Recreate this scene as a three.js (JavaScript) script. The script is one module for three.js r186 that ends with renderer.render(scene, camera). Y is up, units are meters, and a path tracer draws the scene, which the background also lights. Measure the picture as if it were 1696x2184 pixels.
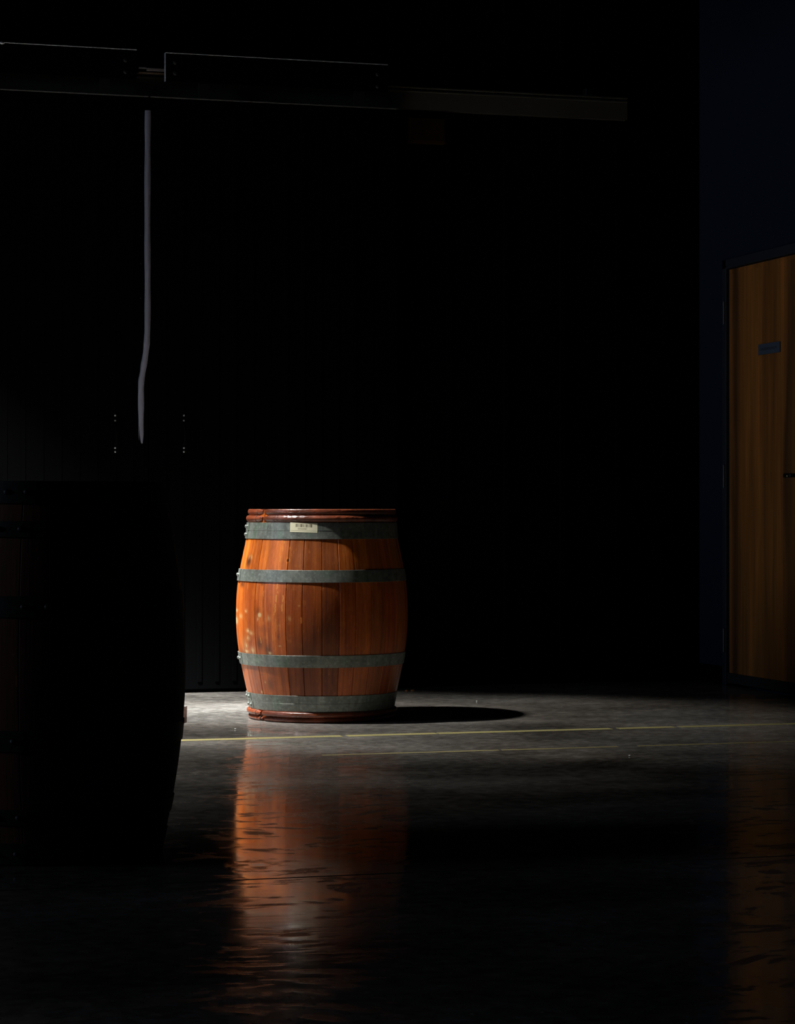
import * as THREE from 'three';
import { RoundedBoxGeometry } from 'three/addons/geometries/RoundedBoxGeometry.js';
import { mergeGeometries, toCreasedNormals, mergeVertices } from 'three/addons/utils/BufferGeometryUtils.js';
import { RectAreaLightUniformsLib } from 'three/addons/lights/RectAreaLightUniformsLib.js';

// ------------------------------------------------------------------ camera
// Room axes: back wall is z = 0 (room at z > 0), right wall is x = 0 (room at x < 0), floor y = 0.
const FOCAL = 5100, CX = 848, CY = 1092, EYE = 0.863, YAW = THREE.MathUtils.degToRad(16.3);
const R = new THREE.Vector3(Math.cos(YAW), 0, Math.sin(YAW));       // camera's right
const F = new THREE.Vector3(Math.sin(YAW), 0, -Math.cos(YAW));      // camera's forward
const CORNER = 12.27;                                               // depth of the back right corner
const EYEPOS = new THREE.Vector3(0, EYE, 0).addScaledVector(R, -((1492 - CX) / FOCAL) * CORNER).addScaledVector(F, -CORNER);
const scene = new THREE.Scene();
const camera = new THREE.PerspectiveCamera(THREE.MathUtils.radToDeg(2 * Math.atan(CY / FOCAL)), 1696 / 2184, 0.1, 80);
camera.position.copy(EYEPOS);
camera.lookAt(EYEPOS.clone().add(F));
const spot = (side, y, depth) => new THREE.Vector3(EYEPOS.x, y, EYEPOS.z).addScaledVector(R, side).addScaledVector(F, depth);   // metres right of / ahead of the eye
const ray = (px, py) => F.clone().addScaledVector(R, (px - CX) / FOCAL).add(new THREE.Vector3(0, (CY - py) / FOCAL, 0));
const onZ = (px, py, z) => { const d = ray(px, py); return EYEPOS.clone().addScaledVector(d, (z - EYEPOS.z) / d.z); };
const onX = (px, py, x) => { const d = ray(px, py); return EYEPOS.clone().addScaledVector(d, (x - EYEPOS.x) / d.x); };
const onFloor = (px, py) => { const d = ray(px, py); return EYEPOS.clone().addScaledVector(d, -EYEPOS.y / d.y); };

// ------------------------------------------------------------------ light and exposure
scene.background = new THREE.Color(0x000000);
const renderer = new THREE.WebGLRenderer({ antialias: true });
renderer.toneMapping = THREE.LinearToneMapping;
renderer.toneMappingExposure = 1.0;
renderer.shadowMap.enabled = true;
RectAreaLightUniformsLib.init();
const SPOT = { side: -2.05, y: 4.0, depth: 9.45, aimSide: -1.95, aimDepth: 9.95, cd: 178, cone: 48.5, coreSide: -1.35, coreDepth: 10.5, coreCd: 900, coreCone: 16, radius: 0.085, color: [1.0, 0.985, 0.95], coreColor: [0.97, 0.99, 1.0] };
const HOOD = { gap: 0.48, drop: 0.72, turn: -0.33, shift: -0.23 };                // the slot under the lamp that lets out a narrow strip of light
const WINDOW = { y: 3.3, z: 3.0, w: 2.6, h: 1.3, radiance: 9.5, color: [0.72, 0.88, 1.15] };
const LEFT = -16, FRONT = 15, TOP = 7.0;

// ------------------------------------------------------------------ helpers
let seed = 20240611;
const rnd = () => { seed = (seed * 1664525 + 1013904223) >>> 0; return seed / 4294967296; };
const hash = (x, y, s) => { let h = (Math.imul(x, 374761393) + Math.imul(y, 668265263) + Math.imul(s, 974634777)) | 0; h = Math.imul(h ^ (h >>> 13), 1274126177); return ((h ^ (h >>> 16)) >>> 0) / 4294967296; };
function noise(x, y, s, px = 1e6, py = 1e6) {
  const xi = Math.floor(x), yi = Math.floor(y), fx = x - xi, fy = y - yi;
  const u = fx * fx * (3 - 2 * fx), v = fy * fy * (3 - 2 * fy);
  const m = (a, p) => ((a % p) + p) % p;
  const x0 = m(xi, px), x1 = m(xi + 1, px), y0 = m(yi, py), y1 = m(yi + 1, py);
  const a = hash(x0, y0, s), b = hash(x1, y0, s), c = hash(x0, y1, s), d = hash(x1, y1, s);
  return a + (b - a) * u + (c - a) * v + (a - b - c + d) * u * v;
}
function fbm(x, y, s, oct = 4, px = 1e6, py = 1e6) {
  let t = 0, a = 0.5, n = 0;
  for (let i = 0; i < oct; i++) { t += a * noise(x, y, s + i * 17, px, py); n += a; a *= 0.5; x *= 2; y *= 2; px *= 2; py *= 2; }
  return t / n;
}
const clamp = (x, a = 0, b = 1) => Math.min(b, Math.max(a, x));
const smooth = (a, b, x) => { const t = clamp((x - a) / (b - a)); return t * t * (3 - 2 * t); };
const mix = (a, b, t) => a + (b - a) * t;
function texture(w, h, fn, srgb) {
  const data = new Uint8Array(w * h * 4), c = [0, 0, 0];
  for (let j = 0; j < h; j++) for (let i = 0; i < w; i++) {
    fn((i + 0.5) / w, (j + 0.5) / h, c);
    const k = (j * w + i) * 4;
    data[k] = clamp(c[0]) * 255; data[k + 1] = clamp(c[1]) * 255; data[k + 2] = clamp(c[2]) * 255; data[k + 3] = 255;
  }
  const t = new THREE.DataTexture(data, w, h);
  t.wrapS = t.wrapT = THREE.RepeatWrapping; t.magFilter = THREE.LinearFilter; t.minFilter = THREE.LinearMipmapLinearFilter; t.generateMipmaps = true;
  if (srgb) t.colorSpace = THREE.SRGBColorSpace;
  t.needsUpdate = true;
  return t;
}
const repeated = (t, x, y) => { const c = t.clone(); c.repeat.set(x, y); c.needsUpdate = true; return c; };
const std = (rgb, roughness, metalness = 0, more = {}) => new THREE.MeshStandardMaterial({ color: new THREE.Color().setRGB(...rgb), roughness, metalness, ...more });
const taken = {};
function numbered(name) { const n = taken[name] = (taken[name] ?? -1) + 1; return n ? `${name}_${String(n).padStart(3, '0')}` : name; }
function mesh(name, geometry, material, parent) {
  const m = new THREE.Mesh(geometry, material);
  m.name = parent ? name : numbered(name); m.castShadow = m.receiveShadow = true;
  (parent || scene).add(m);
  return m;
}
function thing(name, label, category, at, turn = 0, group) {
  const o = new THREE.Group(); o.name = numbered(name); scene.add(o);
  if (at) o.position.copy(at); o.rotation.y = turn;
  o.userData = { label, category }; if (group) o.userData.group = group;
  return o;
}
function setting(name, label) { const o = new THREE.Group(); o.name = name; scene.add(o); o.userData = { kind: 'structure', label }; return o; }
function box(x0, x1, y0, y1, z0, z1, r = 0) {
  const [w, h, d] = [Math.abs(x1 - x0), Math.abs(y1 - y0), Math.abs(z1 - z0)];
  const g = r ? new RoundedBoxGeometry(w, h, d, 2, Math.min(r, w / 2.1, h / 2.1, d / 2.1)) : new THREE.BoxGeometry(w, h, d);
  return g.translate((x0 + x1) / 2, (y0 + y1) / 2, (z0 + z1) / 2);
}
const merged = (list) => mergeGeometries(list.map((g) => { const n = g.index ? g.toNonIndexed() : g; for (const k of Object.keys(n.attributes)) if (!['position', 'normal', 'uv'].includes(k)) n.deleteAttribute(k); return n; }));
// a closed strip: rings[i] is a list of points; every ring has the same count; ends are capped
function loft(rings, uvOf, closedRing = true, crease = 0.6) {
  const n = rings[0].length, pos = [], uv = [], idx = [];
  rings.forEach((r, i) => r.forEach((p, j) => { pos.push(p[0], p[1], p[2]); uv.push(...(uvOf ? uvOf(i, j, p) : [j / n, i / rings.length])); }));
  const m = closedRing ? n : n - 1;
  for (let i = 0; i + 1 < rings.length; i++) for (let j = 0; j < m; j++) {
    const a = i * n + j, b = i * n + (j + 1) % n, c = a + n, d = b + n;
    idx.push(a, b, c, b, d, c);
  }
  if (closedRing) for (const [i, flip] of [[0, 1], [rings.length - 1, 0]]) for (let j = 1; j + 1 < n; j++) idx.push(...(flip ? [i * n, i * n + j + 1, i * n + j] : [i * n, i * n + j, i * n + j + 1]));
  const g = new THREE.BufferGeometry();
  g.setAttribute('position', new THREE.Float32BufferAttribute(pos, 3)); g.setAttribute('uv', new THREE.Float32BufferAttribute(uv, 2)); g.setIndex(idx);
  return toCreasedNormals(g, crease);
}

// ------------------------------------------------------------------ room shell
const FW = 4.0;                                                      // metres covered by one repeat of the concrete
const smear = (u, v) => fbm(u * 5 + 0.5 * fbm(u * 8, v * 8, 3, 2, 8, 8), v * 9 + 1.2 * fbm(u * 4, v * 4, 5, 2, 4, 4), 11, 5, 5, 9);
const scuff = (u, v) => { const a = fbm(u * 60 + 2.5 * noise(u * 13, v * 13, 41, 13, 13), v * 110 + 7 * fbm(u * 9, v * 9, 43, 3, 9, 9), 47, 5, 60, 110); return smooth(0.50, 0.72, a); };
const floorColor = texture(2048, 2048, (u, v, c) => {
  const big = fbm(u * 3, v * 3, 1, 4, 3, 3), s = smear(u, v), fine = fbm(u * 160, v * 160, 21, 3, 160, 160), sc = scuff(u, v);
  let g = 0.430 + 0.40 * (s - 0.5) + 0.18 * (big - 0.5) + 0.22 * (fine - 0.5) - 0.09 * sc;
  const warm = 0.022 * (fbm(u * 7, v * 7, 61, 3, 7, 7) - 0.25);
  const fleck = hash(Math.floor(u * 700), Math.floor(v * 700), 77) > 0.99985 ? 0.35 : 0;
  g += fleck;
  c[0] = g + warm + 0.012; c[1] = g * 0.985 + 0.006; c[2] = g * 0.95 - warm * 0.7;
}, true);
const floorRough = texture(2048, 2048, (u, v, c) => {
  const s = smear(u, v), sc = scuff(u, v), fine = fbm(u * 60, v * 60, 31, 3, 60, 60);
  c[0] = 0; c[1] = 0.112 + 0.14 * (s - 0.5) + 0.22 * sc + 0.10 * (fine - 0.5); c[2] = 0;
}, false);
const floorBump = texture(1024, 1024, (u, v, c) => { c[0] = c[1] = c[2] = 0.5 + 0.6 * (fbm(u * 22, v * 34, 52, 4, 22, 34) - 0.5) - 0.25 * scuff(u, v); }, false);
const concrete = new THREE.MeshStandardMaterial({ color: 0xffffff, map: floorColor, roughnessMap: floorRough, roughness: 1, bumpMap: floorBump, bumpScale: 0.0007 });
const matt = (rgb, roughness = 0.9) => new THREE.MeshPhysicalMaterial({ color: new THREE.Color().setRGB(...rgb), roughness, specularIntensity: 0 });
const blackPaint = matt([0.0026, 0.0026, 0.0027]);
const navyPaint = matt([0.012, 0.020, 0.038], 0.8);
const darkSteel = std([0.016, 0.017, 0.018], 0.5, 0.35);
const wornSteel = std([0.09, 0.095, 0.10], 0.5, 0.5);

const JOINT = onFloor(848, 1862).z;                                  // saw-cut across the floor
const floor = setting('floor', 'polished dark concrete floor with a saw-cut joint');
function slab(z0, z1) {
  const g = box(LEFT, 0, -0.2, 0, z0, z1, 0.004);
  const p = g.attributes.position, n = g.attributes.normal, uv = g.attributes.uv;
  for (let i = 0; i < p.count; i++) uv.setXY(i, p.getX(i) / FW + 0.37, p.getZ(i) / FW + 0.11);
  return g;
}
mesh('concrete_slab', slab(0, JOINT - 0.0035), concrete, floor);
mesh('concrete_slab', slab(JOINT + 0.0035, FRONT), concrete, floor);
mesh('joint_filler', box(LEFT, 0, -0.2, -0.006, JOINT - 0.0035, JOINT + 0.0035), std([0.01, 0.01, 0.01], 0.9), floor);

{
  const w = setting('wall_back', 'black painted wall of ribbed steel sheets behind the barrels');
  const back = box(LEFT, 0.2, -0.2, TOP, -0.2, 0);
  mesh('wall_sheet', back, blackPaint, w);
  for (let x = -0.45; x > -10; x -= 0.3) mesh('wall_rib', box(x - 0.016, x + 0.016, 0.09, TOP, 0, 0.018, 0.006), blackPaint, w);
}
const wallRight = setting('wall_right', 'dark navy painted side wall with a wooden door');
const ceiling = setting('ceiling', 'dark ceiling out of the light');
mesh('ceiling_deck', box(LEFT - 0.2, 0.2, TOP, TOP + 0.2, -0.2, FRONT + 0.2), blackPaint, ceiling);
const wallFront = setting('wall_front', 'dark wall behind the viewer');
mesh('wall_sheet', box(LEFT, 0.2, -0.2, TOP, FRONT, FRONT + 0.2), blackPaint, wallFront);
{
  const w = setting('wall_left', 'dark left wall with a high window'), { y, z, w: ww, h } = WINDOW;
  const [z0, z1, y0, y1] = [z - ww / 2, z + ww / 2, y - h / 2, y + h / 2], X = LEFT;
  mesh('wall_sheet', merged([box(X - 0.2, X, -0.2, y0, -0.2, FRONT + 0.2), box(X - 0.2, X, y1, TOP, -0.2, FRONT + 0.2), box(X - 0.2, X, y0, y1, -0.2, z0), box(X - 0.2, X, y0, y1, z1, FRONT + 0.2)]), blackPaint, w);
  const win = setting('window_1', 'high frosted window in the left wall');
  const rgb = new THREE.Color().setRGB(...WINDOW.color);
  mesh('window_frame', merged([box(X - 0.1, X - 0.04, y0, y1, z - 0.02, z + 0.02), box(X - 0.1, X - 0.04, y0, y0 + 0.04, z0, z1), box(X - 0.1, X - 0.04, y1 - 0.04, y1, z0, z1)]), darkSteel, win);
  for (const [a, b] of [[z0, z - 0.02], [z + 0.02, z1]]) mesh('window_pane', box(X - 0.09, X - 0.08, y0 + 0.04, y1 - 0.04, a, b), std([0.1, 0.1, 0.1], 0.6, 0, { emissive: rgb, emissiveIntensity: 0.6 }), win);
  const light = new THREE.RectAreaLight(rgb, WINDOW.radiance, ww, h);
  light.position.set(X - 0.03, y, z); light.lookAt(X + 1, y, z); scene.add(light);
}

// ------------------------------------------------------------------ the door in the right wall
const DOOR = { z0: onX(1554, 900, 0).z, w: 0.86, top: 0 };
DOOR.z1 = DOOR.z0 + DOOR.w; DOOR.top = onX(1554, 575, 0).y;
const veneer = texture(512, 1024, (u, v, c) => {
  const warp = 0.35 * fbm(u * 3, v * 2, 5, 3, 3, 2);
  const band = fbm(u * 9 + warp, v * 0.9, 8, 3, 9, 1), grain = fbm(u * 90, v * 6, 9, 3, 90, 6), flame = fbm(u * 14 + 1.6 * fbm(u * 4, v * 5, 15, 2, 4, 5), v * 2.5, 12, 3, 14, 3);
  const k = 0.74 + 0.85 * (band - 0.5) + 0.22 * (grain - 0.5) + 0.30 * (flame - 0.5);
  c[0] = 0.72 * k; c[1] = 0.46 * k; c[2] = 0.20 * k;
}, true);
{
  const { z0, z1, top } = DOOR, H = TOP, J = 0.05;
  mesh('wall_sheet', merged([box(0, 0.2, -0.2, H, 0, z0 - J), box(0, 0.2, -0.2, H, z1 + J, FRONT), box(0, 0.2, top + J, H, z0 - J, z1 + J), box(0.12, 0.2, -0.2, top + J, z0 - J, z1 + J)]), navyPaint, wallRight);
  const d = setting('door_1', 'orange brown wooden door in a dark steel frame in the navy wall');
  const fr = mesh('door_frame', merged([box(-0.012, 0.12, 0, top + J, z0 - J, z0 - 0.004, 0.003), box(-0.012, 0.12, 0, top + J, z1 + 0.004, z1 + J, 0.003), box(-0.012, 0.12, top + 0.004, top + J, z0 - J, z1 + J, 0.003)]), std([0.012, 0.019, 0.03], 0.6), d);
  const leafMat = new THREE.MeshPhysicalMaterial({ map: veneer, roughness: 0.5, clearcoat: 0.25, clearcoatRoughness: 0.45 });
  const g = box(0.004, 0.048, 0.012, top, z0, z1, 0.003), p = g.attributes.position, uv = g.attributes.uv;
  for (let i = 0; i < p.count; i++) uv.setXY(i, (p.getZ(i) - z0) / 0.9, p.getY(i) / 2.05);
  const leaf = mesh('door_leaf', g, leafMat, d);
  mesh('door_sweep', box(-0.008, 0.004, 0.012, 0.062, z0, z1, 0.003), std([0.01, 0.01, 0.01], 0.8), leaf);
  for (const [a, b] of [[645, 692], [993, 1040], [1342, 1390]]) {     // hinge knuckles on the left edge
    const t = onX(1545, a, -0.012).y, o = onX(1545, b, -0.012).y;
    const h = mesh('hinge', new THREE.CylinderGeometry(0.006, 0.006, t - o, 12).translate(-0.016, (t + o) / 2, z0 - 0.018), wornSteel, d);
    mesh('hinge_pin', new THREE.SphereGeometry(0.0075, 10, 8).translate(-0.016, t, z0 - 0.018), wornSteel, h);
  }
  // lever handle, its tip to the left
  const tip = onX(1674, 1012, -0.05), rose = onX(1694, 1014, -0.02);
  const brass = std([0.5, 0.42, 0.25], 0.25, 1), handleMat = std([0.02, 0.022, 0.026], 0.4, 0.6);
  const hd = mesh('handle', merged([new THREE.CylinderGeometry(0.026, 0.026, 0.012, 28).rotateZ(Math.PI / 2).translate(-0.006, rose.y, rose.z + 0.03), new THREE.CylinderGeometry(0.010, 0.010, 0.05, 16).rotateZ(Math.PI / 2).translate(-0.03, rose.y, rose.z + 0.03), box(-0.062, -0.044, rose.y - 0.011, rose.y + 0.011, tip.z, rose.z + 0.045, 0.008)]), handleMat, leaf);
  mesh('cylinder_lock', new THREE.SphereGeometry(0.0075, 14, 10).scale(0.6, 1, 1).translate(-0.062, rose.y - 0.002, rose.z + 0.012), brass, hd);
  // small sign plate with a line of dark lettering
  const cv = document.createElement('canvas'); cv.width = 512; cv.height = 280;
  const q = cv.getContext('2d');
  q.fillStyle = '#66798f'; q.fillRect(0, 0, 512, 280); q.fillStyle = '#14171b'; q.font = 'bold 78px sans-serif'; q.textAlign = 'center';
  for (let i = 0; i < 9; i++) { const x = 66 + i * 43; q.fillRect(x, 108, 9, 66); q.fillRect(x + 22, 108, 9, 66); if (i % 3) q.fillRect(x, 108 + (i % 2) * 55, 30, 11); else q.fillRect(x, 135, 30, 11); }
  const plateTex = new THREE.CanvasTexture(cv); plateTex.colorSpace = THREE.SRGBColorSpace;
  const a = onX(1618, 742, 0), b = onX(1664, 742, 0), y0 = onX(1640, 754.5, 0).y, y1 = onX(1640, 731.5, 0).y;
  const pl = new RoundedBoxGeometry(b.z - a.z, y1 - y0, 0.006, 2, 0.002).rotateY(-Math.PI / 2);
  mesh('sign_plate', pl.translate(0.001, (y0 + y1) / 2, (a.z + b.z) / 2), std([1, 1, 1], 0.7, 0, { map: plateTex, color: new THREE.Color().setRGB(0.4, 0.42, 0.46) }), leaf);
}
{
  const b = setting('baseboard_back', 'low black baseboard along the back wall');
  mesh('baseboard_strip', box(-10, 0, 0, 0.09, 0, 0.022, 0.004), blackPaint, b);
  const r = setting('baseboard_right', 'low black baseboard beside the wooden door');
  mesh('baseboard_strip', merged([box(-0.014, 0, 0, 0.09, 0.02, DOOR.z0 - 0.05, 0.003), box(-0.014, 0, 0, 0.09, DOOR.z1 + 0.05, 6, 0.003)]), blackPaint, r);
}

// ------------------------------------------------------------------ the hooded lamp that throws the strip of light
{
  const at = spot(SPOT.side, 0, SPOT.depth);
  const t = thing('hooded_lamp', 'black hooded ceiling lamp high above the lit barrel, out of view', 'lamp', at, -YAW + HOOD.turn);
  const { gap, drop, shift } = HOOD, half = gap / 2, y = SPOT.y, L = 0.8, black = std([0.008, 0.008, 0.008], 0.9);
  mesh('hood', merged([box(-L, L, y - drop, y + 0.25, half, half + 0.012), box(-L, L, y - drop, y + 0.25, -half - 0.012, -half), box(-L, -L + 0.012, y - drop, y + 0.25, -half, half), box(L - 0.012, L, y - drop, y + 0.25, -half, half), box(-L, L, y + 0.25, y + 0.262, -half - 0.012, half + 0.012)]).translate(0, 0, shift), black, t);
  mesh('lamp_bulb', new THREE.SphereGeometry(0.085, 20, 14).translate(0, y + 0.02, 0), std([0.8, 0.8, 0.8], 0.5, 0, { emissive: new THREE.Color(1, 0.98, 0.95), emissiveIntensity: 1.2 }), t);
  mesh('hanger', new THREE.CylinderGeometry(0.012, 0.012, TOP - y - 0.25, 12).translate(0, (TOP + y + 0.25) / 2, 0), darkSteel, t);
  for (const [cd, cone, side, depth, rgb] of [[SPOT.cd, SPOT.cone, SPOT.aimSide, SPOT.aimDepth, SPOT.color], [SPOT.coreCd, SPOT.coreCone, SPOT.coreSide, SPOT.coreDepth, SPOT.coreColor]]) {   // the wide spill and the bright core of its beam
    const s = new THREE.SpotLight(new THREE.Color().setRGB(...rgb), cd, 0, THREE.MathUtils.degToRad(cone), 1, 2);
    s.position.set(at.x, y, at.z); s.target.position.copy(spot(side, 0, depth)); s.castShadow = true; s.shadow.radius = SPOT.radius / 0.02;
    scene.add(s, s.target);
  }
}

// ------------------------------------------------------------------ sliding doors and their rail on the back wall
const yAt = (px, py, z) => onZ(px, py, z).y, xAt = (px, z) => onZ(px, 900, z).x;
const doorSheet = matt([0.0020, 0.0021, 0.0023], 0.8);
{
  const Z = 0.06, y0 = yAt(900, 234, Z), y1 = yAt(900, 190, Z), x0 = xAt(-260, Z), x1 = xAt(1338, Z);
  const rail = thing('sliding_door_rail', 'long dark steel track across the back wall above the sliding doors', 'rail');
  const track = std([0.075, 0.072, 0.056], 0.7, 0.1);
  mesh('track', merged([box(x0, x1, y0, y1, 0.055, 0.062), box(x0, x1, y1 - 0.004, y1, 0.02, 0.062), box(x0, x1, y0, y0 + 0.004, 0.02, 0.04)]), track, rail);
  mesh('top_lip', box(x0, x1, y1, y1 + 0.010, 0.05, 0.070, 0.004), track, rail);
  mesh('front_bead', box(x0, x1, y1 - 0.018, y1 - 0.009, 0.060, 0.068, 0.003), track, rail);
  const g0 = xAt(296, 0.075), g1 = xAt(352, 0.075), gm = xAt(312, 0.075);
  mesh('splice_plate', merged([box(gm, g1, yAt(330, 152, 0.075), yAt(330, 146, 0.075), 0.06, 0.082, 0.002), box(g0, gm, yAt(305, 146.5, 0.075), yAt(305, 143.5, 0.075), 0.06, 0.082, 0.001)]), std([0.42, 0.43, 0.46], 0.5, 0.2), rail).userData.label = 'pale galvanised splice plate';
  mesh('guide_strip', box(g0, g1, yAt(330, 158, 0.075), yAt(330, 155, 0.075), 0.06, 0.080, 0.001), std([0.30, 0.22, 0.15], 0.6), rail);
  for (let x = x1 - 0.2; x > x0; x -= 0.75) mesh('bracket', box(x - 0.02, x + 0.02, y0 + 0.01, y1 + 0.05, 0, 0.055, 0.004), darkSteel, rail);
}
const sheetEdge = std([0.72, 0.76, 0.80], 0.45, 0.6);
function slidingDoor(label, pxA, pxB, plate, pulls, sealed) {
  const Z = 0.12, xa = xAt(pxA, Z), xb = xAt(pxB, Z);
  const pyTop = (px) => 190 + px * 0.0478, top = yAt(318, pyTop(318), Z);
  const d = thing('sliding_door', label, 'door', new THREE.Vector3((xa + xb) / 2, 0, 0), 0, 'sliding doors under the rail');
  const ox = (xa + xb) / 2, X = (x) => x - ox;
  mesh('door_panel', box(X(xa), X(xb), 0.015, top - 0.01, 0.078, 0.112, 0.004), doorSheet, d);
  mesh('top_flange', box(X(xa), X(xb), top - 0.004, top, 0.078, 0.130, 0.0018), std([0.12, 0.13, 0.13], 0.5, 0.6), d).userData.label = 'worn bare metal top flange';
  for (let x = xa + 0.06; x < xb - 0.08; x += 0.085) mesh('panel_rib', box(X(x), X(x + 0.022), 0.05, top - 0.05, 0.112, 0.119, 0.003), doorSheet, d);
  // cover plate over the rollers
  const p0 = xAt(plate[0], 0.15), p1 = xAt(plate[1], 0.15), pt = yAt(plate[2], plate[3], 0.15), pb = yAt(353, 173, 0.15);
  const pm = mesh('roller_cover', box(X(p0), X(p1), pb, pt, 0.132, 0.150, 0.003), doorSheet, d);
  mesh('cover_edge', merged([box(X(p0), X(p1), pt - 0.0025, pt + 0.0015, 0.130, 0.153, 0.0015), box(X(p0) - 0.002, X(p0) + 0.002, pb, pt, 0.130, 0.153, 0.0015)]), sheetEdge, pm).userData.label = 'bare folded metal edge';
  if (sealed) mesh('stop_bolt', new THREE.SphereGeometry(0.012, 14, 10).scale(1.1, 0.6, 1).translate(X(xAt(4, 0.145)), yAt(4, 92, 0.145), 0.145), std([0.75, 0.78, 0.8], 0.4, 0.2), pm);
  for (const [px, py] of plate[4]) mesh('bolt', new THREE.SphereGeometry(0.011, 12, 8).scale(1, 1, 0.6).translate(X(xAt(px, 0.152)), yAt(px, py, 0.152), 0.151), darkSteel, pm);
  mesh('hanger', merged([box(X(mix(p0, p1, 0.15)), X(mix(p0, p1, 0.15)) + 0.05, top + 0.001, pb + 0.03, 0.112, 0.132), box(X(mix(p0, p1, 0.85)), X(mix(p0, p1, 0.85)) + 0.05, top + 0.001, pb + 0.03, 0.112, 0.132)]), darkSteel, d);
  // pull handle: two feet, a grip and screws
  const hx = X(xAt(pulls, 0.14)), ht = yAt(pulls, 883, 0.14), hb = yAt(pulls, 965, 0.14);
  const grip = new THREE.TubeGeometry(new THREE.CatmullRomCurve3([[0, ht - 0.05, 0.115], [0, ht - 0.052, 0.14], [0, ht - 0.07, 0.152], [0, (ht + hb) / 2, 0.156], [0, hb + 0.06, 0.152], [0, hb + 0.042, 0.14], [0, hb + 0.04, 0.115]].map((v) => new THREE.Vector3(hx + v[0], v[1], v[2]))), 28, 0.0065, 10);
  const hd = mesh('pull_handle', merged([box(hx - 0.018, hx + 0.018, hb, ht, 0.112, 0.1165, 0.002), grip]), matt([0.003, 0.003, 0.003], 0.6), d);
  for (const y of [ht - 0.006, ht - 0.03, hb + 0.022, hb + 0.004]) mesh('screw', new THREE.SphereGeometry(0.006, 10, 6).scale(1, 1, 0.5).translate(hx, y, 0.117), sheetEdge, hd);
  if (sealed) {                                                      // rubber flap that bulges from the seam and slips back into it lower down
    const pts = [[315.5, 236, 0.128], [315, 330, 0.128], [314.5, 480, 0.128], [315, 600, 0.129], [314.5, 700, 0.129], [312, 745, 0.127], [306, 785, 0.122], [301.5, 815, 0.120], [301, 860, 0.113], [301.5, 930, 0.106], [303, 1000, 0.099], [304, 1030, 0.096]];
    const c = new THREE.CatmullRomCurve3(pts.map(([px, py, z]) => { const p = onZ(px, py, z); p.x -= ox; return p; }));
    const rings = [];
    for (let i = 0; i <= 70; i++) {
      const p = c.getPoint(i / 70), ring = [], w = 0.0145 + 0.0008 * Math.sin(i * 0.9);
      for (let j = 0; j < 14; j++) { const a = -j / 14 * Math.PI * 2; ring.push([p.x + Math.cos(a) * w, p.y, p.z + Math.sin(a) * w * 0.8]); }
      rings.push(ring.reverse());
    }
    const rubber = std([0.26, 0.28, 0.36], 0.75);
    mesh('door_seal', loft(rings), rubber, d).userData.label = 'pale grey rubber seal kinked to one side halfway down';
    for (const py of [300, 354, 373, 430, 502, 562, 636, 728]) mesh('screw', new THREE.SphereGeometry(0.0045, 10, 6).scale(1, 1, 0.5).translate(xAt(300, 0.114) - ox, yAt(300, py, 0.114), 0.114), sheetEdge, d);
    mesh('edge_trim', box(xAt(297, 0.114) - ox, xAt(308, 0.114) - ox, 0.05, top - 0.02, 0.112, 0.116, 0.0015), doorSheet, d);
  }
  return d;
}
slidingDoor('left black sliding door with a pale kinked rubber seal down its edge', -260, 317, [-240, 292, 292, 106, [[268, 128], [268, 153]]], 247, true);
slidingDoor('right black sliding door behind the lit barrel, without the pale seal', 320, 850, [353, 828, 353, 112, [[374, 133], [374, 156], [806, 158], [806, 184]]], 394, false);
{
  const Z = 0.022, x0 = xAt(866, Z), x1 = xAt(946, Z), y1 = yAt(905, 252, Z), y0 = yAt(905, 308, Z);
  const t = thing('wall_box', 'small faint brown box on the dark wall under the rail', 'box', new THREE.Vector3((x0 + x1) / 2, (y0 + y1) / 2, 0.018));
  const w = (x1 - x0) / 2, h = (y1 - y0) / 2;
  mesh('housing', box(-w, w, -h, h, 0, 0.05, 0.006), matt([0.028, 0.014, 0.007], 0.8), t);
  mesh('cover', box(-w + 0.008, w - 0.008, -h + 0.008, h - 0.008, 0.05, 0.056, 0.003), matt([0.032, 0.016, 0.008], 0.8), t);
}

// ------------------------------------------------------------------ barrels
const D = Math.PI / 180;
function staveAngles(fixed, total, spread) {                         // joints in radians: the visible ones as given, the rest at random widths
  const out = fixed.map((a) => a * D), from = out[out.length - 1], to = out[0] + Math.PI * 2, n = total - fixed.length + 1;
  const w = Array.from({ length: n }, () => 1 + spread * (rnd() - 0.5)), sum = w.reduce((a, b) => a + b, 0);
  let a = from; for (let i = 0; i < n - 1; i++) { a += (to - from) * w[i] / sum; out.push(a); }
  return out;
}
const litJoints = staveAngles([-88, -77, -66, -50, -24.2, -12.9, 0, 11.5, 22.5, 34.5, 47], 29, 0.5);
const TOPH = 0.875;
// Wood colour round the barrel: u is the angle (0.5 faces the viewer), v the height. Grain, tint of each stave, dents, flecks, dried splashes.
const staveOf = (a) => { let k = 0; for (let i = 0; i < litJoints.length; i++) { let j = litJoints[i]; while (j > Math.PI) j -= 2 * Math.PI; if (j <= a && j > (k ? litJoints.__j : -9)) { k = i + 1; litJoints.__j = j; } } return k; };
const sortedJoints = litJoints.map((j, i) => [((j + Math.PI) % (2 * Math.PI) + 2 * Math.PI) % (2 * Math.PI) - Math.PI, i]).sort((a, b) => a[0] - b[0]);
const staveIndex = (a) => { let k = sortedJoints[sortedJoints.length - 1][1]; for (const [j, i] of sortedJoints) if (j <= a) k = i; return k; };
const PX = (x, y) => [Math.asin(clamp((x - 687) / 183, -0.995, 0.995)), (0.863 - (y - 1092) / 507) / TOPH];      // a spot on the barrel, from where the photo shows it
const flecks = [];   // pale medullary flecks, as short vertical strokes: [angle, v0, v1, half width, strength]
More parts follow.
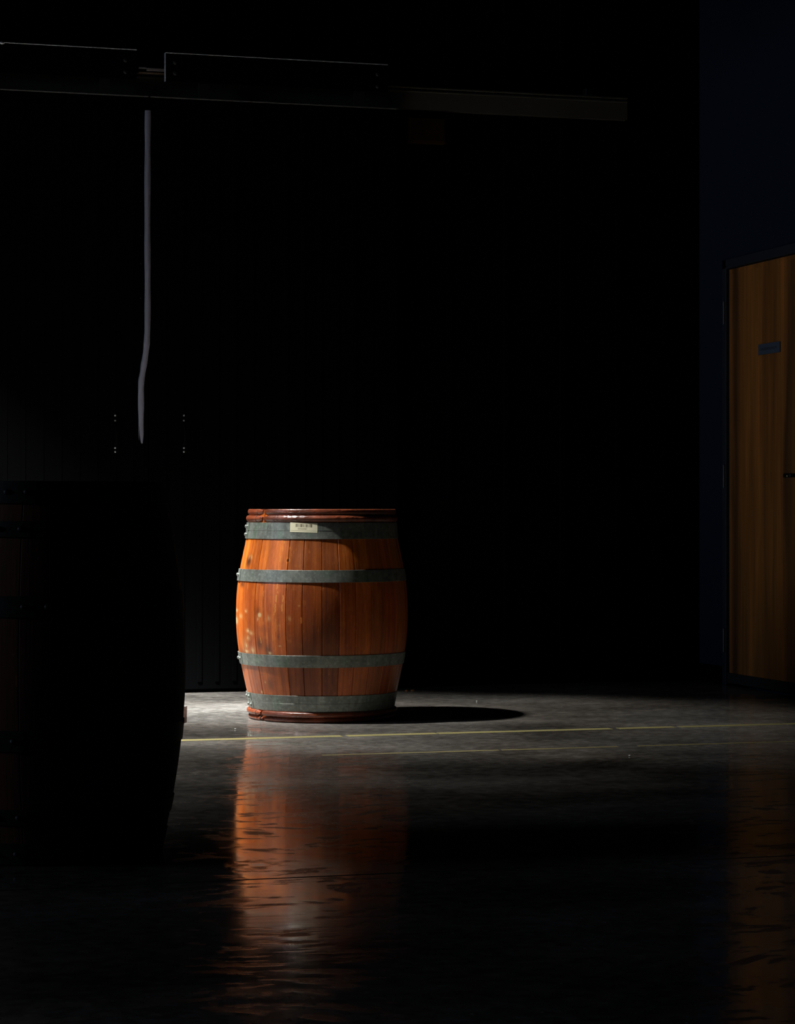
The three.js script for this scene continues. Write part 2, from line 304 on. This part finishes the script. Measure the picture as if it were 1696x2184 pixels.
for (const [x, y0, y1, s] of [[593, 1238, 1252, 0.9], [594, 1255, 1261, 0.8], [592, 1263, 1279, 1], [589.5, 1281, 1301, 0.9], [588, 1301, 1306, 0.6], [612, 1241, 1250, 0.6], [606, 1263, 1278, 0.9], [604, 1282, 1298, 0.8], [591, 1312, 1340, 0.5], [600, 1150, 1158, 0.7], [597, 1163, 1174, 0.6], [594, 1182, 1196, 0.5], [613, 1163, 1170, 0.6], [549, 1240, 1275, 0.4], [564, 1255, 1268, 0.5], [558, 1352, 1366, 0.8], [572, 1340, 1395, 0.3], [584, 1345, 1360, 0.4], [644.5, 1308, 1322, 0.9]]) { const [a, v1] = PX(x, y0), v0 = PX(x, y1)[1]; flecks.push([a, v0, v1, 0.0072 + 0.004 * s, s]); }
const blots = [];    // dried pale splashes: [angle, v, radius angle, radius v, strength]
for (const [x, y, rx, ry, s] of [[557, 1306, 3.4, 4.5, 1], [553, 1315, 3, 5, 0.35], [528, 1299, 3, 4, 0.5], [532, 1340, 5, 5, 0.5], [538, 1345, 5, 5, 0.35], [531, 1356, 4, 6, 0.45], [516, 1311, 4, 6, 0.4], [526, 1372, 3, 5, 0.5], [524, 1384, 5, 4, 0.6], [538, 1382, 6, 9, 0.45], [575, 1385, 5, 4, 0.6], [597, 1327, 3, 3, 0.45], [597, 1334, 3, 2, 0.3], [620, 1312, 6, 6, 0.22], [575, 1312, 6, 7, 0.3], [640, 1285, 3, 2, 0.35], [598, 1369, 3, 2, 0.5], [506, 1300, 5, 4, 0.6], [504.5, 1322, 6, 8, 0.9], [525, 1187, 4, 5, 0.5], [521, 1371, 5, 16, 0.3], [544, 1468, 2, 3, 0.6], [584, 1463, 2, 2, 0.4], [556, 1447, 2, 3, 0.4]]) { const [a, v] = PX(x, y); blots.push([a, v, rx / 183 / Math.max(0.25, Math.cos(a)), ry / 507 / TOPH, s]); }
const darks = [];    // purple-dark stains: same
for (const [x, y, rx, ry, s] of [[556, 1365, 9, 16, 0.55], [572, 1380, 7, 14, 0.6], [574, 1391, 5, 8, 0.7], [522, 1196, 6, 14, 0.75], [516, 1244, 6, 8, 0.6], [560, 1240, 6, 6, 0.4], [553, 1300, 6, 9, 0.3], [567, 1450, 9, 18, 0.4], [514, 1390, 7, 14, 0.4], [597, 1350, 4, 7, 0.3], [560, 1335, 12, 9, 0.2], [700, 1330, 40, 30, 0.15]]) { const [a, v] = PX(x, y); darks.push([a, v, rx / 183 / Math.max(0.3, Math.cos(a)), ry / 507 / TOPH, s]); }
const scratches = [];
for (let i = 0; i < 90; i++) scratches.push([-1.5 + rnd() * 2.6, 0.1 + rnd() * 0.72, 0.008 + rnd() * 0.05, (rnd() - 0.5) * 0.03, 0.2 + rnd() * 0.5]);
for (const [x, y, w] of [[676, 1247.5, 14], [682, 1250.5, 10], [640, 1246, 8], [628, 1252, 6], [554, 1431, -9], [594, 1310, 7]]) { const [a, v] = PX(x, y); scratches.push([a, v, Math.abs(w) / 183, 0.002, w < 0 ? -0.7 : 0.55]); }
const tints = litJoints.map((_, i) => [0.90 + 0.22 * hash(i, 3, 5), hash(i, 9, 7)]);
tints[3] = [1.06, 0.62]; tints[2] = [0.98, 0.3]; tints[1] = [1.1, 0.85]; tints[4] = [0.86, 0.25]; tints[5] = [0.83, 0.2]; tints[6] = [0.80, 0.3];
const woodMap = texture(2048, 1024, (u, v, c) => {
  const a = (u - 0.5) * 2 * Math.PI, k = staveIndex(a), [lum, hue] = tints[k];
  const gx = a * 60 + k * 7.3, fine = noise(gx * 4 + 0.8 * noise(gx, v * 6, 3), v * 9 + k, 5), mid = fbm(gx * 0.55 + 1.3 * noise(gx * 0.2, v * 3, 6), v * 2.5 + k * 3, 7, 3), pore = noise(gx * 9, v * 40, 8);
  const blotch = fbm(a * 7, v * 6, 9, 4), speck = fbm(a * 90, v * 60, 10, 2);
  let L = lum * (1 + 0.17 * (fine - 0.5) + 0.24 * (mid - 0.5) + 0.30 * (blotch - 0.5) + 0.14 * (speck - 0.5)) - 0.07 * smooth(0.80, 0.95, pore);
  const upper = smooth(0.55, 0.80, v);
  let h = clamp(0.45 * hue + 0.65 * (mid - 0.3) + 0.30 * upper);                    // 0 red brown, 1 honey
  let r = mix(0.70, 0.86, h) * L, g = mix(0.345, 0.535, h) * L, b = mix(0.150, 0.245, h) * L;
  for (const [x, y, rx, ry, s] of darks) { const dx = (a - x) / rx, dy = (v - y) / ry, q = dx * dx + dy * dy; if (q < 3) { const t = s * Math.exp(-q * 1.4) * (0.55 + 0.9 * fbm(a * 40, v * 14, 71, 3)); r = mix(r, 0.25, t); g = mix(g, 0.15, t); b = mix(b, 0.13, t); } }
  for (const [x, v0, v1, w, s] of flecks) if (v > v0 && v < v1) { const wob = 0.010 * (noise(v * 160, x * 50, 12) - 0.5), dx = Math.abs(a - x - wob) / w; if (dx < 1) { const t = s * (1 - dx * dx) * Math.min(1, (v - v0) * 300, (v1 - v) * 300); r = mix(r, 0.98, t); g = mix(g, 0.74, t); b = mix(b, 0.42, t); } }
  for (const [x, y, rx, ry, s] of blots) { const dx = (a - x) / rx, dy = (v - y) / ry, q = dx * dx + dy * dy; if (q < 3) { const t = clamp(2.1 * s * Math.exp(-q * 1.3) * smooth(0.30, 0.62, fbm(a * 55, v * 34, 81, 3) + 0.25 * s)); r = mix(r, 0.93, t); g = mix(g, 0.86, t); b = mix(b, 0.78, t); } }
  for (const [x, y, w, dr, s] of scratches) { const dx = a - x; if (dx > -w && dx < w) { const dy = Math.abs(v - y - dr * dx / w) / 0.0022; if (dy < 1) { const t = Math.abs(s) * 0.6 * (1 - dy) * (0.3 + 0.7 * noise(a * 120, y * 90, 14)); if (s > 0) { r = mix(r, 0.92, t); g = mix(g, 0.64, t); b = mix(b, 0.38, t); } else { r *= 1 - t; g *= 1 - t; b *= 1 - t; } } } }
  { const [x, y] = PX(611, 1192), q = Math.hypot((a - x) / 0.030, (v - y) / 0.013); if (q < 1.6) { const ring = Math.exp(-((q - 0.9) ** 2) * 14); r = mix(r, 0.95, 0.5 * ring); g = mix(g, 0.62, 0.5 * ring); b = mix(b, 0.28, 0.5 * ring); if (q < 0.5) { r *= 0.4; g *= 0.35; b *= 0.35; } } }
  const rub = smooth(0.66, 0.80, fbm(a * 24, v * 30, 91, 3)) * 0.25; r = mix(r, 0.90, rub); g = mix(g, 0.60, rub); b = mix(b, 0.36, rub);
  c[0] = r; c[1] = g; c[2] = b;
}, true);
const woodBump = texture(1024, 512, (u, v, c) => { const a = (u - 0.5) * 2 * Math.PI; c[0] = c[1] = c[2] = 0.5 + 0.5 * (fbm(a * 130, v * 8, 5, 3) - 0.5) + 0.4 * (fbm(a * 20, v * 14, 6, 3) - 0.5); }, false);
const woodRough = texture(512, 256, (u, v, c) => { const a = (u - 0.5) * 2 * Math.PI; c[0] = c[2] = 0; c[1] = 0.42 + 0.35 * (fbm(a * 18, v * 9, 16, 4) - 0.5); }, false);
const zincMap = texture(1024, 512, (u, v, c) => {
  const n = fbm(u * 60, v * 60, 3, 4, 60, 60), s = fbm(u * 90, v * 7, 4, 3, 90, 7), w = smooth(0.60, 0.74, fbm(u * 160, v * 160, 6, 3, 160, 160)), gr = smooth(0.55, 0.75, fbm(u * 24, v * 14, 8, 3, 24, 14));
  const k = 0.56 + 0.20 * (n - 0.5) + 0.14 * (s - 0.5) + 0.10 * w;
  c[0] = k * 0.965 - 0.03 * gr; c[1] = k + 0.004 * gr; c[2] = k * 0.96 - 0.02 * gr;
}, true);
const rodMap = texture(1024, 128, (u, v, c) => {
  const n = fbm(u * 70, v * 3, 3, 4, 70, 3), s = fbm(u * 24, v * 2, 5, 3, 24, 2), k = 0.75 + 0.5 * (n - 0.5) + 0.45 * (s - 0.5);
  c[0] = 0.60 * k; c[1] = 0.30 * k; c[2] = 0.185 * k;
}, true);
const rodBump = texture(1024, 128, (u, v, c) => { c[0] = c[1] = c[2] = fbm(u * 90, v * 5, 13, 4, 90, 5); }, false);
const oak = new THREE.MeshPhysicalMaterial({ map: woodMap, color: new THREE.Color().setRGB(0.80, 0.62, 0.38), bumpMap: woodBump, bumpScale: 0.0007, roughnessMap: woodRough, roughness: 1, clearcoat: 0.22, clearcoatRoughness: 0.3 });
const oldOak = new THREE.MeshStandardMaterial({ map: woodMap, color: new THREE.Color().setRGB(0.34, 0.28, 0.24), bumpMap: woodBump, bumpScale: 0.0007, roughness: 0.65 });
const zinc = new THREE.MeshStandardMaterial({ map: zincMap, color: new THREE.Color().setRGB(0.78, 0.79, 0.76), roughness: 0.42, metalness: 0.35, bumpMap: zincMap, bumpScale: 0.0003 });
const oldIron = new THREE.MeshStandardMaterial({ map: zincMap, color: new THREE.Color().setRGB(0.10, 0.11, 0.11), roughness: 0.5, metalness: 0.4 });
const rod = new THREE.MeshPhysicalMaterial({ map: rodMap, bumpMap: rodBump, bumpScale: 0.0012, roughness: 0.36, clearcoat: 0.25, clearcoatRoughness: 0.25 });
const ring = (r, h, a) => [Math.sin(a) * r, h, Math.cos(a) * r];
function staveGeometry(radius, H, a0, a1, thick, proud) {
  const rings = [], N = 30, g = 0.0007, b = 0.0016;
  for (let i = 0; i <= N; i++) {
    const h = 0.003 + (H - 0.009) * i / N, r = radius(h) + proud, G = g / r, B = b / r, rg = [];
    rg.push(ring(r - thick, h, a0 + G), ring(r - 0.0016, h, a0 + G));
    for (let j = 0; j <= 4; j++) rg.push(ring(r, h, mix(a0 + G + B, a1 - G - B, j / 4)));
    rg.push(ring(r - 0.0016, h, a1 - G), ring(r - thick, h, a1 - G));
    rings.push(rg);
  }
  return loft(rings, (i, j, p) => { let a = Math.atan2(p[0], p[2]); const m = (a0 + a1) / 2; while (a - m > Math.PI) a -= 2 * Math.PI; while (m - a > Math.PI) a += 2 * Math.PI; return [a / (2 * Math.PI) + 0.5, p[1] / H]; }, true, 0.35);
}
function bandGeometry(radius, h0, h1, a0, a1, off, thick, tilt = 0) {
  const rings = [], N = Math.max(6, Math.round(Math.abs(a1 - a0) / (2.5 * D)));
  for (let i = 0; i <= N; i++) {
    const a = mix(a0, a1, i / N), w = 0.0007 * (fbm(a * 5 + h0 * 90, h0 * 50, 23, 2) - 0.5) + tilt * Math.sin(a), L = h0 + w, U = h1 + w, M = (L + U) / 2, e = 0.0004;
    rings.push([ring(radius(L) + off, L, a), ring(radius(L) + off + thick - e, L, a), ring(radius(L) + off + thick, L + e, a), ring(radius(M) + off + thick, M, a), ring(radius(U) + off + thick, U - e, a), ring(radius(U) + off + thick - e, U, a), ring(radius(U) + off, U, a)].reverse());
  }
  return loft(rings, (i, j, p) => [mix(a0, a1, i / N) * 0.32, p[1] * 1.1], true, 0.5);
}
function rodGeometry(radius, h0, h1, a0, a1, depth, swell, taperEnds) {  // half-round split rod bent round the barrel
  const rings = [], N = Math.max(4, Math.round((a1 - a0) / (1.5 * D))), hm = (h0 + h1) / 2, hh = (h1 - h0) / 2;
  for (let i = 0; i <= N; i++) {
    const a = mix(a0, a1, i / N), q = taperEnds ? Math.min(1, 0.55 + 0.45 * Math.min(i, N - i) / 3) : 1, s = swell * (1 + 0.13 * (fbm(a * 6 + h0 * 70, 1.5, 33, 3) - 0.5)) * q, rc = radius(hm), c = [];
    for (let j = 0; j < 14; j++) { const t = j / 14 * Math.PI * 2; c.push(ring(rc + depth * 0.2 + Math.cos(t) * depth * s, hm + Math.sin(t) * hh * s, a)); }
    rings.push(c.reverse());
  }
  return loft(rings, (i, j) => [mix(a0, a1, i / N) / (2 * Math.PI), j / 14], true, 0.8);
}
function headBoards(r, y, n, thick) {
  const out = [], w = 2 * r / n;
  for (let k = 0; k < n; k++) {
    const x0 = -r + k * w + 0.0008, x1 = -r + (k + 1) * w - 0.0008, s = new THREE.Shape(), z = (x) => Math.sqrt(Math.max(0, r * r - x * x));
    for (let i = 0; i <= 6; i++) { const x = mix(x0, x1, i / 6); i ? s.lineTo(x, z(x)) : s.moveTo(x, z(x)); }
    for (let i = 6; i >= 0; i--) { const x = mix(x0, x1, i / 6); s.lineTo(x, -z(x) - 0.0001); }
    out.push(new THREE.ExtrudeGeometry(s, { depth: thick, bevelEnabled: false }).rotateX(-Math.PI / 2).translate(0, y, 0));
  }
  return out;
}
function barrelBody(t, radius, H, joints, hoops, wood, iron, rivetAngle) {
  joints.forEach((a, i) => {
    let b = joints[(i + 1) % joints.length]; if (b < a) b += 2 * Math.PI;
    mesh('stave', staveGeometry(radius, H, a, b, 0.026, 0.0009 * (hash(i, 5, 19) - 0.5)), wood, t);
  });
  for (const g of headBoards(radius(H - 0.04) - 0.024, H - 0.055, 7, 0.02)) mesh('head_board', g, wood, t);
  for (const g of headBoards(radius(0.04) - 0.024, 0.035, 7, 0.02)) mesh('head_board', g, wood, t);
  hoops.forEach(([h0, h1, off = 0.0012, rv = rivetAngle, n = 2], i) => {
    const m = mesh('hoop', bandGeometry(radius, h0, h1, 0, 2 * Math.PI, off, 0.0019), iron, t);
    mesh('hoop_lap', bandGeometry(radius, h0 + 0.0003, h1 - 0.0003, rv - 0.20, rv + 0.16, off + 0.0019, 0.0019), iron, m);
    for (let k = 0; k < n; k++) {
      const a = rv + (k ? 0.085 : -0.085), h = (h0 + h1) / 2, g = new THREE.SphereGeometry(0.0075, 14, 10).scale(1, 1, 0.85).translate(0, 0, radius(h) + off + 0.004).rotateY(a).translate(0, h, 0);
      mesh('rivet', g, iron, m);
    }
  });
}
// the lit barrel
{
  const hm = 0.4375, lower = [[0, 0.361], [0.2, 0.3578], [0.39, 0.3475], [0.55, 0.334], [0.72, 0.3175], [0.886, 0.302], [1, 0.294]];
  const upper = [...lower.slice(0, 4), [0.72, 0.3185], [0.873, 0.311], [1, 0.3018]];
  const curve = (list) => new THREE.CatmullRomCurve3([[-list[1][0], list[1][1]], ...list].map(([a, b]) => new THREE.Vector3(a, b, 0)), false, 'centripetal');
  const table = [lower, upper].map((list) => curve(list).getPoints(240));
  const radius = (h) => {
    const t = Math.abs(h - hm) / hm, p = table[h > hm ? 1 : 0];
    let k = 1; while (k < p.length - 1 && p[k].x < t) k++;
    return mix(p[k - 1].y, p[k].y, clamp((t - p[k - 1].x) / (p[k].x - p[k - 1].x)));
  };
  const at = spot((687 - CX) / FOCAL * 10.06, 0, 10.06), turn = Math.atan2(EYEPOS.x - at.x, EYEPOS.z - at.z);
  const t = thing('barrel', 'upright oak wine barrel standing in the strip of light with grey hoops', 'barrel', at, turn);
  barrelBody(t, radius, TOPH, litJoints, [[0.7865, 0.8195, 0.0016, -82 * D], [0.7525, 0.7860, 0.0012, -84 * D], [0.5765, 0.6262, 0.0012, -84 * D], [0.2290, 0.2785, 0.0012, -82 * D], [0.0795, 0.1120, 0.0012, -79 * D], [0.0465, 0.0790, 0.0016, -77 * D]], oak, zinc, -82 * D);
  for (const [h0, h1, gap, bind, dp] of [[0.8515, 0.8755, -51.5, -59.5, 0.0065], [0.8225, 0.8485, -51, -60, 0.0085], [0.0215, 0.0460, -54.5, -61, 0.0148], [0.0012, 0.0212, -53, -56.5, 0.0115]]) {
    const m = mesh('wooden_hoop', rodGeometry(radius, h0, h1, (gap + 1.0) * D, (gap + 359) * D, dp, 1, true), rod, t);
    m.userData.label = 'split reddish brown wooden hoop';
    mesh('binding', rodGeometry(radius, h0, h1, (bind - 0.5) * D, (bind + 0.5) * D, dp, 1.06, false), std([0.09, 0.07, 0.055], 0.7), m);
  }
  // bar-code sticker on the top hoop
  const cv = document.createElement('canvas'); cv.width = 560; cv.height = 200;
  const q = cv.getContext('2d');
  q.fillStyle = '#eee9c8'; q.fillRect(0, 0, 560, 200); q.fillStyle = '#3c2a20';
  let x = 122; const w = [16, 14, 12, 18, 8, 20, 12, 10, 16, 8, 9, 18, 12, 22, 8, 14, 14, 10, 10, 18, 8, 16, 14, 10, 20];
  for (let i = 0; i < w.length; i++) { if (i % 2 === 0) q.fillRect(x, 24, w[i], 66); x += w[i] * 0.98; }
  q.font = '50px sans-serif'; q.textAlign = 'center'; q.fillText('0050397', 262, 144);
  q.fillStyle = '#7b745c'; q.fillRect(0, 163, 560, 5);
  const tx = new THREE.CanvasTexture(cv); tx.colorSpace = THREE.SRGBColorSpace; tx.anisotropy = 8;
  const rings = [], a0 = -24.3 * D, a1 = -3.4 * D, N = 14;
  for (let i = 0; i <= N; i++) { const a = mix(a0, a1, i / N), dh = -0.0035 * i / N, r0 = radius(0.785) + 0.0042, r1 = radius(0.8195) + 0.0042; rings.push([ring(r1 - 0.0006, 0.8205 + dh, a), ring(r1, 0.8205 + dh, a), ring(r0, 0.7815 + dh, a), ring(r0 - 0.0006, 0.7815 + dh, a)]); }
  const g = loft(rings, (i, j) => [i / N, j < 2 ? 1 : 0], true, 0.3);
  mesh('sticker', g, std([1, 1, 1], 0.55, 0, { map: tx }), t).userData.label = 'cream paper bar-code sticker';
}
// the near, unlit barrel
{
  const Rb = 0.345, H = 0.942, hm = H / 2, depth = 6.11;
  const radius = (h) => { const t = Math.abs(h - hm) / hm; return Rb - 0.062 * Math.pow(t, 1.9); };
  const at = spot((107 - CX) / FOCAL * depth, 0, depth), turn = Math.atan2(EYEPOS.x - at.x, EYEPOS.z - at.z);
  const t = thing('barrel', 'large barrel in deep shadow at the left edge, nearest the viewer', 'barrel', at, turn);
  const joints = Array.from({ length: 28 }, (_, i) => (i + 0.25 * (hash(i, 2, 8) - 0.5)) / 28 * 2 * Math.PI);
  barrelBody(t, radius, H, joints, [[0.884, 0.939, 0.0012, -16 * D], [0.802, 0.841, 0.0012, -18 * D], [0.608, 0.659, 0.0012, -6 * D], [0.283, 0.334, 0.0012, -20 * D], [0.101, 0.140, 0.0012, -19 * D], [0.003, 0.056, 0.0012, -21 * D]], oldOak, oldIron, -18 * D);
  // a corner of paper that has come loose and stands off the side; light comes through it
  const rows = [];
  for (let i = 0; i <= 8; i++) { const q = i / 8, x = 0.3325 + 0.0125 * q, z = 0.064 - 0.010 * q * q, dy = 0.0035 * q; rows.push([[x, 0.3225 + dy, z], [x, 0.3225 + dy, z + 0.0005], [x + 0.0012, 0.3655 + 0.6 * dy, z + 0.0005], [x + 0.0012, 0.3655 + 0.6 * dy, z]]); }
  mesh('paper_tag', loft(rows, null, true, 0.3), new THREE.MeshPhysicalMaterial({ color: new THREE.Color().setRGB(0.92, 0.74, 0.68), roughness: 0.45, transmission: 0.6, thickness: 0 }), t).userData.label = 'pale pinkish loose paper tag';
}

// ------------------------------------------------------------------ marks and litter on the floor
function floorLine(label, z, half, x0, x1, wear, rgb) {
  // worn paint film, cut into the flakes that are left of it
  const parts = [];
  let x = x0, k = 0;
  while (x < x1) {
    const len = 0.25 + 0.6 * hash(k, Math.round(z * 100), 4), gap = hash(k, 7, Math.round(z * 50)) < wear ? 0.03 + 0.10 * hash(k, 8, 3) : 0.002, e = Math.min(x1, x + len), up = [], down = [];
    for (let s = x; s < e; s += 0.03) { up.push([s, z + half * (0.75 + 0.5 * fbm(s * 9, z, 61, 3))]); down.push([s, z - half * (0.75 + 0.5 * fbm(s * 9, z + 5, 62, 3))]); }
    if (up.length > 1) { const sh = new THREE.Shape(); up.forEach(([a, b], i) => (i ? sh.lineTo(a, -b) : sh.moveTo(a, -b))); down.reverse().forEach(([a, b]) => sh.lineTo(a, -b)); parts.push(new THREE.ExtrudeGeometry(sh, { depth: 0.0006, bevelEnabled: false }).rotateX(-Math.PI / 2)); }
    x = e + gap; k++;
  }
  const m = mesh('floor_line', merged(parts), std(rgb, 0.5), null);
  m.userData = { label, category: 'floor marking' };
}
floorLine('bright yellow painted floor line running just in front of the lit barrel', onFloor(1000, 1562.5).z, 0.030, -6.6, -0.1, 0.0, [0.32, 0.28, 0.11]);
floorLine('fainter worn yellow floor line, nearer the viewer than the bright one', onFloor(1200, 1596).z, 0.013, onFloor(690, 1612).x, -0.1, 0.35, [0.24, 0.20, 0.08]);
for (const [px, py, r, label] of [[867, 1473.5, 0.006, 'orange chip on the floor right of the lit barrel, the left one of two'], [880, 1473, 0.007, 'orange chip on the floor right of the lit barrel, the right one of two']]) {
  const p = onFloor(px, py), sh = new THREE.Shape();
  for (let i = 0; i < 9; i++) { const a = i / 9 * 2 * Math.PI, q = r * (0.7 + 0.5 * hash(i, px, 3)); i ? sh.lineTo(Math.cos(a) * q, Math.sin(a) * q) : sh.moveTo(Math.cos(a) * q, Math.sin(a) * q); }
  const g = new THREE.ExtrudeGeometry(sh, { depth: 0.002, bevelEnabled: true, bevelSize: 0.0006, bevelThickness: 0.0006, bevelSegments: 1 }).rotateX(-Math.PI / 2);
  const m = mesh('wood_chip', g.translate(0, 0.001, 0), std([0.75, 0.26, 0.05], 0.6), null);
  m.position.copy(p); m.userData = { label, category: 'chip', group: 'orange chips on the floor' };
}
for (const [px, py, label] of [[1017, 1497, 'white scrap on the floor beyond the tip of the barrel shadow'], [502, 1556, 'white speck of paper on the floor in front of the lit barrel'], [1343, 1613, 'pale speck on the floor in front of the fainter line']]) {
  const p = onFloor(px, py), m = mesh('paper_scrap', new THREE.IcosahedronGeometry(0.004, 0).scale(1, 0.5, 1.4), std([0.7, 0.7, 0.68], 0.8), null);
  m.position.set(p.x, 0.003, p.z); m.userData = { label, category: 'scrap', group: 'scraps on the floor' };
}
renderer.render(scene, camera);
